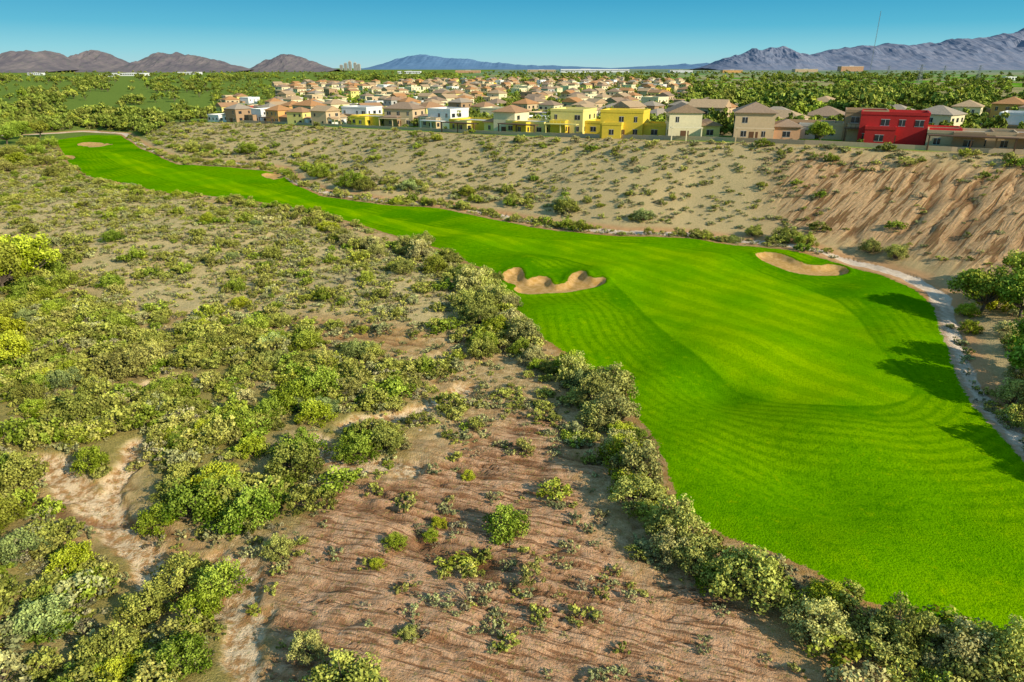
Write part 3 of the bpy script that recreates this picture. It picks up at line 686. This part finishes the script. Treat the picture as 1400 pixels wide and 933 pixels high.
# ------------------------------------------------------------------ mountains
def mountmat(name,a,b,c_):
    m=M(name); Pp=m.n('ShaderNodeNewGeometry').outputs['Position']
    nn=m.noise(Pp,.006,6,.7); n2_=m.noise(Pp,.03,5,.7)
    m.bsdf(m.mix(m.ss(n2_,.5,.7,0,.7),m.mix(m.ss(nn,.35,.65),a,b),c_),.95,spec=.05); return m.m
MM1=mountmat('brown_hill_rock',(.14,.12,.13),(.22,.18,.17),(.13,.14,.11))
MM2=mountmat('haze_tinted_blue_rock',(.12,.22,.34),(.15,.25,.37),(.11,.20,.31))  # distance haze painted in as bluer rock colour
MM3=mountmat('haze_tinted_purple_rock',(.17,.20,.27),(.26,.26,.31),(.14,.18,.22))  # rock colour tinted blue-purple to paint in aerial haze
def mountain(name,prof,D,wid,mat,seed,rough=.35):
    n=260;mv=40; pxs=np.array([p[0] for p in prof],float);pys=np.array([p[1] for p in prof],float)
    hx=(D/ray(700,95)[1])
    tx=np.linspace(pxs[0],pxs[-1],n); ty=np.interp(tx,pxs,pys)
    ty=ty+(fbm(tx/9,tx*0,4,seed+50)-.5)*4*sstep(94,86,ty)
    wx=(tx-700)*hx
    elev=np.array([ray(a,b)[2]/ray(a,b)[1] for a,b in zip(tx,ty)])
    top=np.maximum(H+D*elev-5,0)
    vv=np.linspace(-1,1,mv)
    XX,VV=np.meshgrid(wx,vv); TT=np.meshgrid(top,vv)[0]
    sc=wid*.25
    nz=fbm(XX/sc,VV*wid/sc,5,seed); rd_=1-np.abs(2*fbm(XX/sc*1.3+9,VV*wid/sc*.6,5,seed+3)-1)
    prf=np.clip(1-np.abs(VV)**1.15,0,1)
    ZZ=TT*prf*(1-rough*np.abs(VV)**.3*(1-rd_)*1.6)+TT*(nz-.5)*.22*prf
    vs=np.stack([XX,D+VV*wid,ZZ+5],-1).reshape(-1,3)
    ii=np.arange(n*mv).reshape(mv,n); q=np.stack([ii[:-1,:-1],ii[:-1,1:],ii[1:,1:],ii[1:,:-1]],-1).reshape(-1,4)
    me=bpy.data.meshes.new(name); me.from_pydata(vs.tolist(),[],q.tolist()); me.materials.append(mat)
    o=bpy.data.objects.new(name,me); scene.collection.objects.link(o)
mountain('desert_hill',[(-140,93),(-60,78),(0,76),(20,70),(45,66),(70,68),(85,76),(105,90),(112,95)],5200,600,MM1,1)
mountain('desert_hill',[(92,95),(105,78),(115,69),(130,67),(148,70),(165,80),(190,93)],5600,500,MM1,2)
mountain('desert_hill',[(182,94),(200,78),(225,71),(245,70),(270,75),(300,82),(330,92),(345,95)],5400,500,MM1,3)
mountain('desert_hill',[(345,95),(365,82),(385,75),(400,72),(412,77),(430,83),(450,92),(462,95)],5800,450,MM1,4)
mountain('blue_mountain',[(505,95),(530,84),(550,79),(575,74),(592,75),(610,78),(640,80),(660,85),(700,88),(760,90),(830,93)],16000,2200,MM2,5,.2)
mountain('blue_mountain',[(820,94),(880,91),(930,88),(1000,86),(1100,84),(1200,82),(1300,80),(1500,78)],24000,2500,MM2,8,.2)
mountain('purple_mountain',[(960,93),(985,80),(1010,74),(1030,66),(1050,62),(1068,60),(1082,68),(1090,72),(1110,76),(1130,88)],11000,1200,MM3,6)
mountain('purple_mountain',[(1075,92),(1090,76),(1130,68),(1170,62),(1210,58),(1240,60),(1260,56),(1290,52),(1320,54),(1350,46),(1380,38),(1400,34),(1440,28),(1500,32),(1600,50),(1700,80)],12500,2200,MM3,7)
# ------------------------------------------------------------------ light
EL=math.radians(28); sd=Vector((.8*math.cos(EL),-.6*math.cos(EL),math.sin(EL)))
sl=bpy.data.lights.new('sun','SUN'); sl.energy=5.0; sl.angle=math.radians(.5); sl.color=(1,.93,.78)
so=bpy.data.objects.new('sun',sl); scene.collection.objects.link(so); so.rotation_euler=sd.to_track_quat('Z','Y').to_euler(); so.location=(60,-60,120)
w=bpy.data.worlds.new('World'); scene.world=w; w.use_nodes=True; nt=w.node_tree
sk=nt.nodes.new('ShaderNodeTexSky'); sk.sky_type='NISHITA'; sk.sun_disc=False; sk.sun_elevation=EL; sk.sun_rotation=math.atan2(.8,-.6); sk.air_density=1.0; sk.dust_density=.2; sk.ozone_density=2.0
tc=nt.nodes.new('ShaderNodeTexCoord'); sx=nt.nodes.new('ShaderNodeSeparateXYZ'); nt.links.new(tc.outputs['Generated'],sx.inputs[0])
rp=nt.nodes.new('ShaderNodeValToRGB'); nt.links.new(sx.outputs[2],rp.inputs[0])
cr=rp.color_ramp; cr.elements[0].position=0.0; cr.elements[0].color=(.38,.66,.72,1); cr.elements[1].position=1.0; cr.elements[1].color=(.15,.29,.50,1)
for p_,c_ in ((.022,(.23,.62,.73)),(.050,(.07,.46,.66)),(.090,(.015,.33,.57)),(.3,(.16,.37,.56))):
    e_=cr.elements.new(p_); e_.color=(*c_,1)
vm=nt.nodes.new('ShaderNodeVectorMath'); vm.operation='SCALE'; vm.inputs['Scale'].default_value=1/.13; nt.links.new(rp.outputs[0],vm.inputs[0])
mx=nt.nodes.new('ShaderNodeMix'); mx.data_type='RGBA'; mx.inputs[0].default_value=.94; nt.links.new(sk.outputs[0],mx.inputs[6]); nt.links.new(vm.outputs[0],mx.inputs[7])
bg=nt.nodes['Background']; bg.inputs[1].default_value=.13; nt.links.new(mx.outputs[2],bg.inputs[0])
scene.view_settings.view_transform='Standard'; scene.view_settings.look='None'; scene.view_settings.exposure=0
print('done',time.time()-T0)
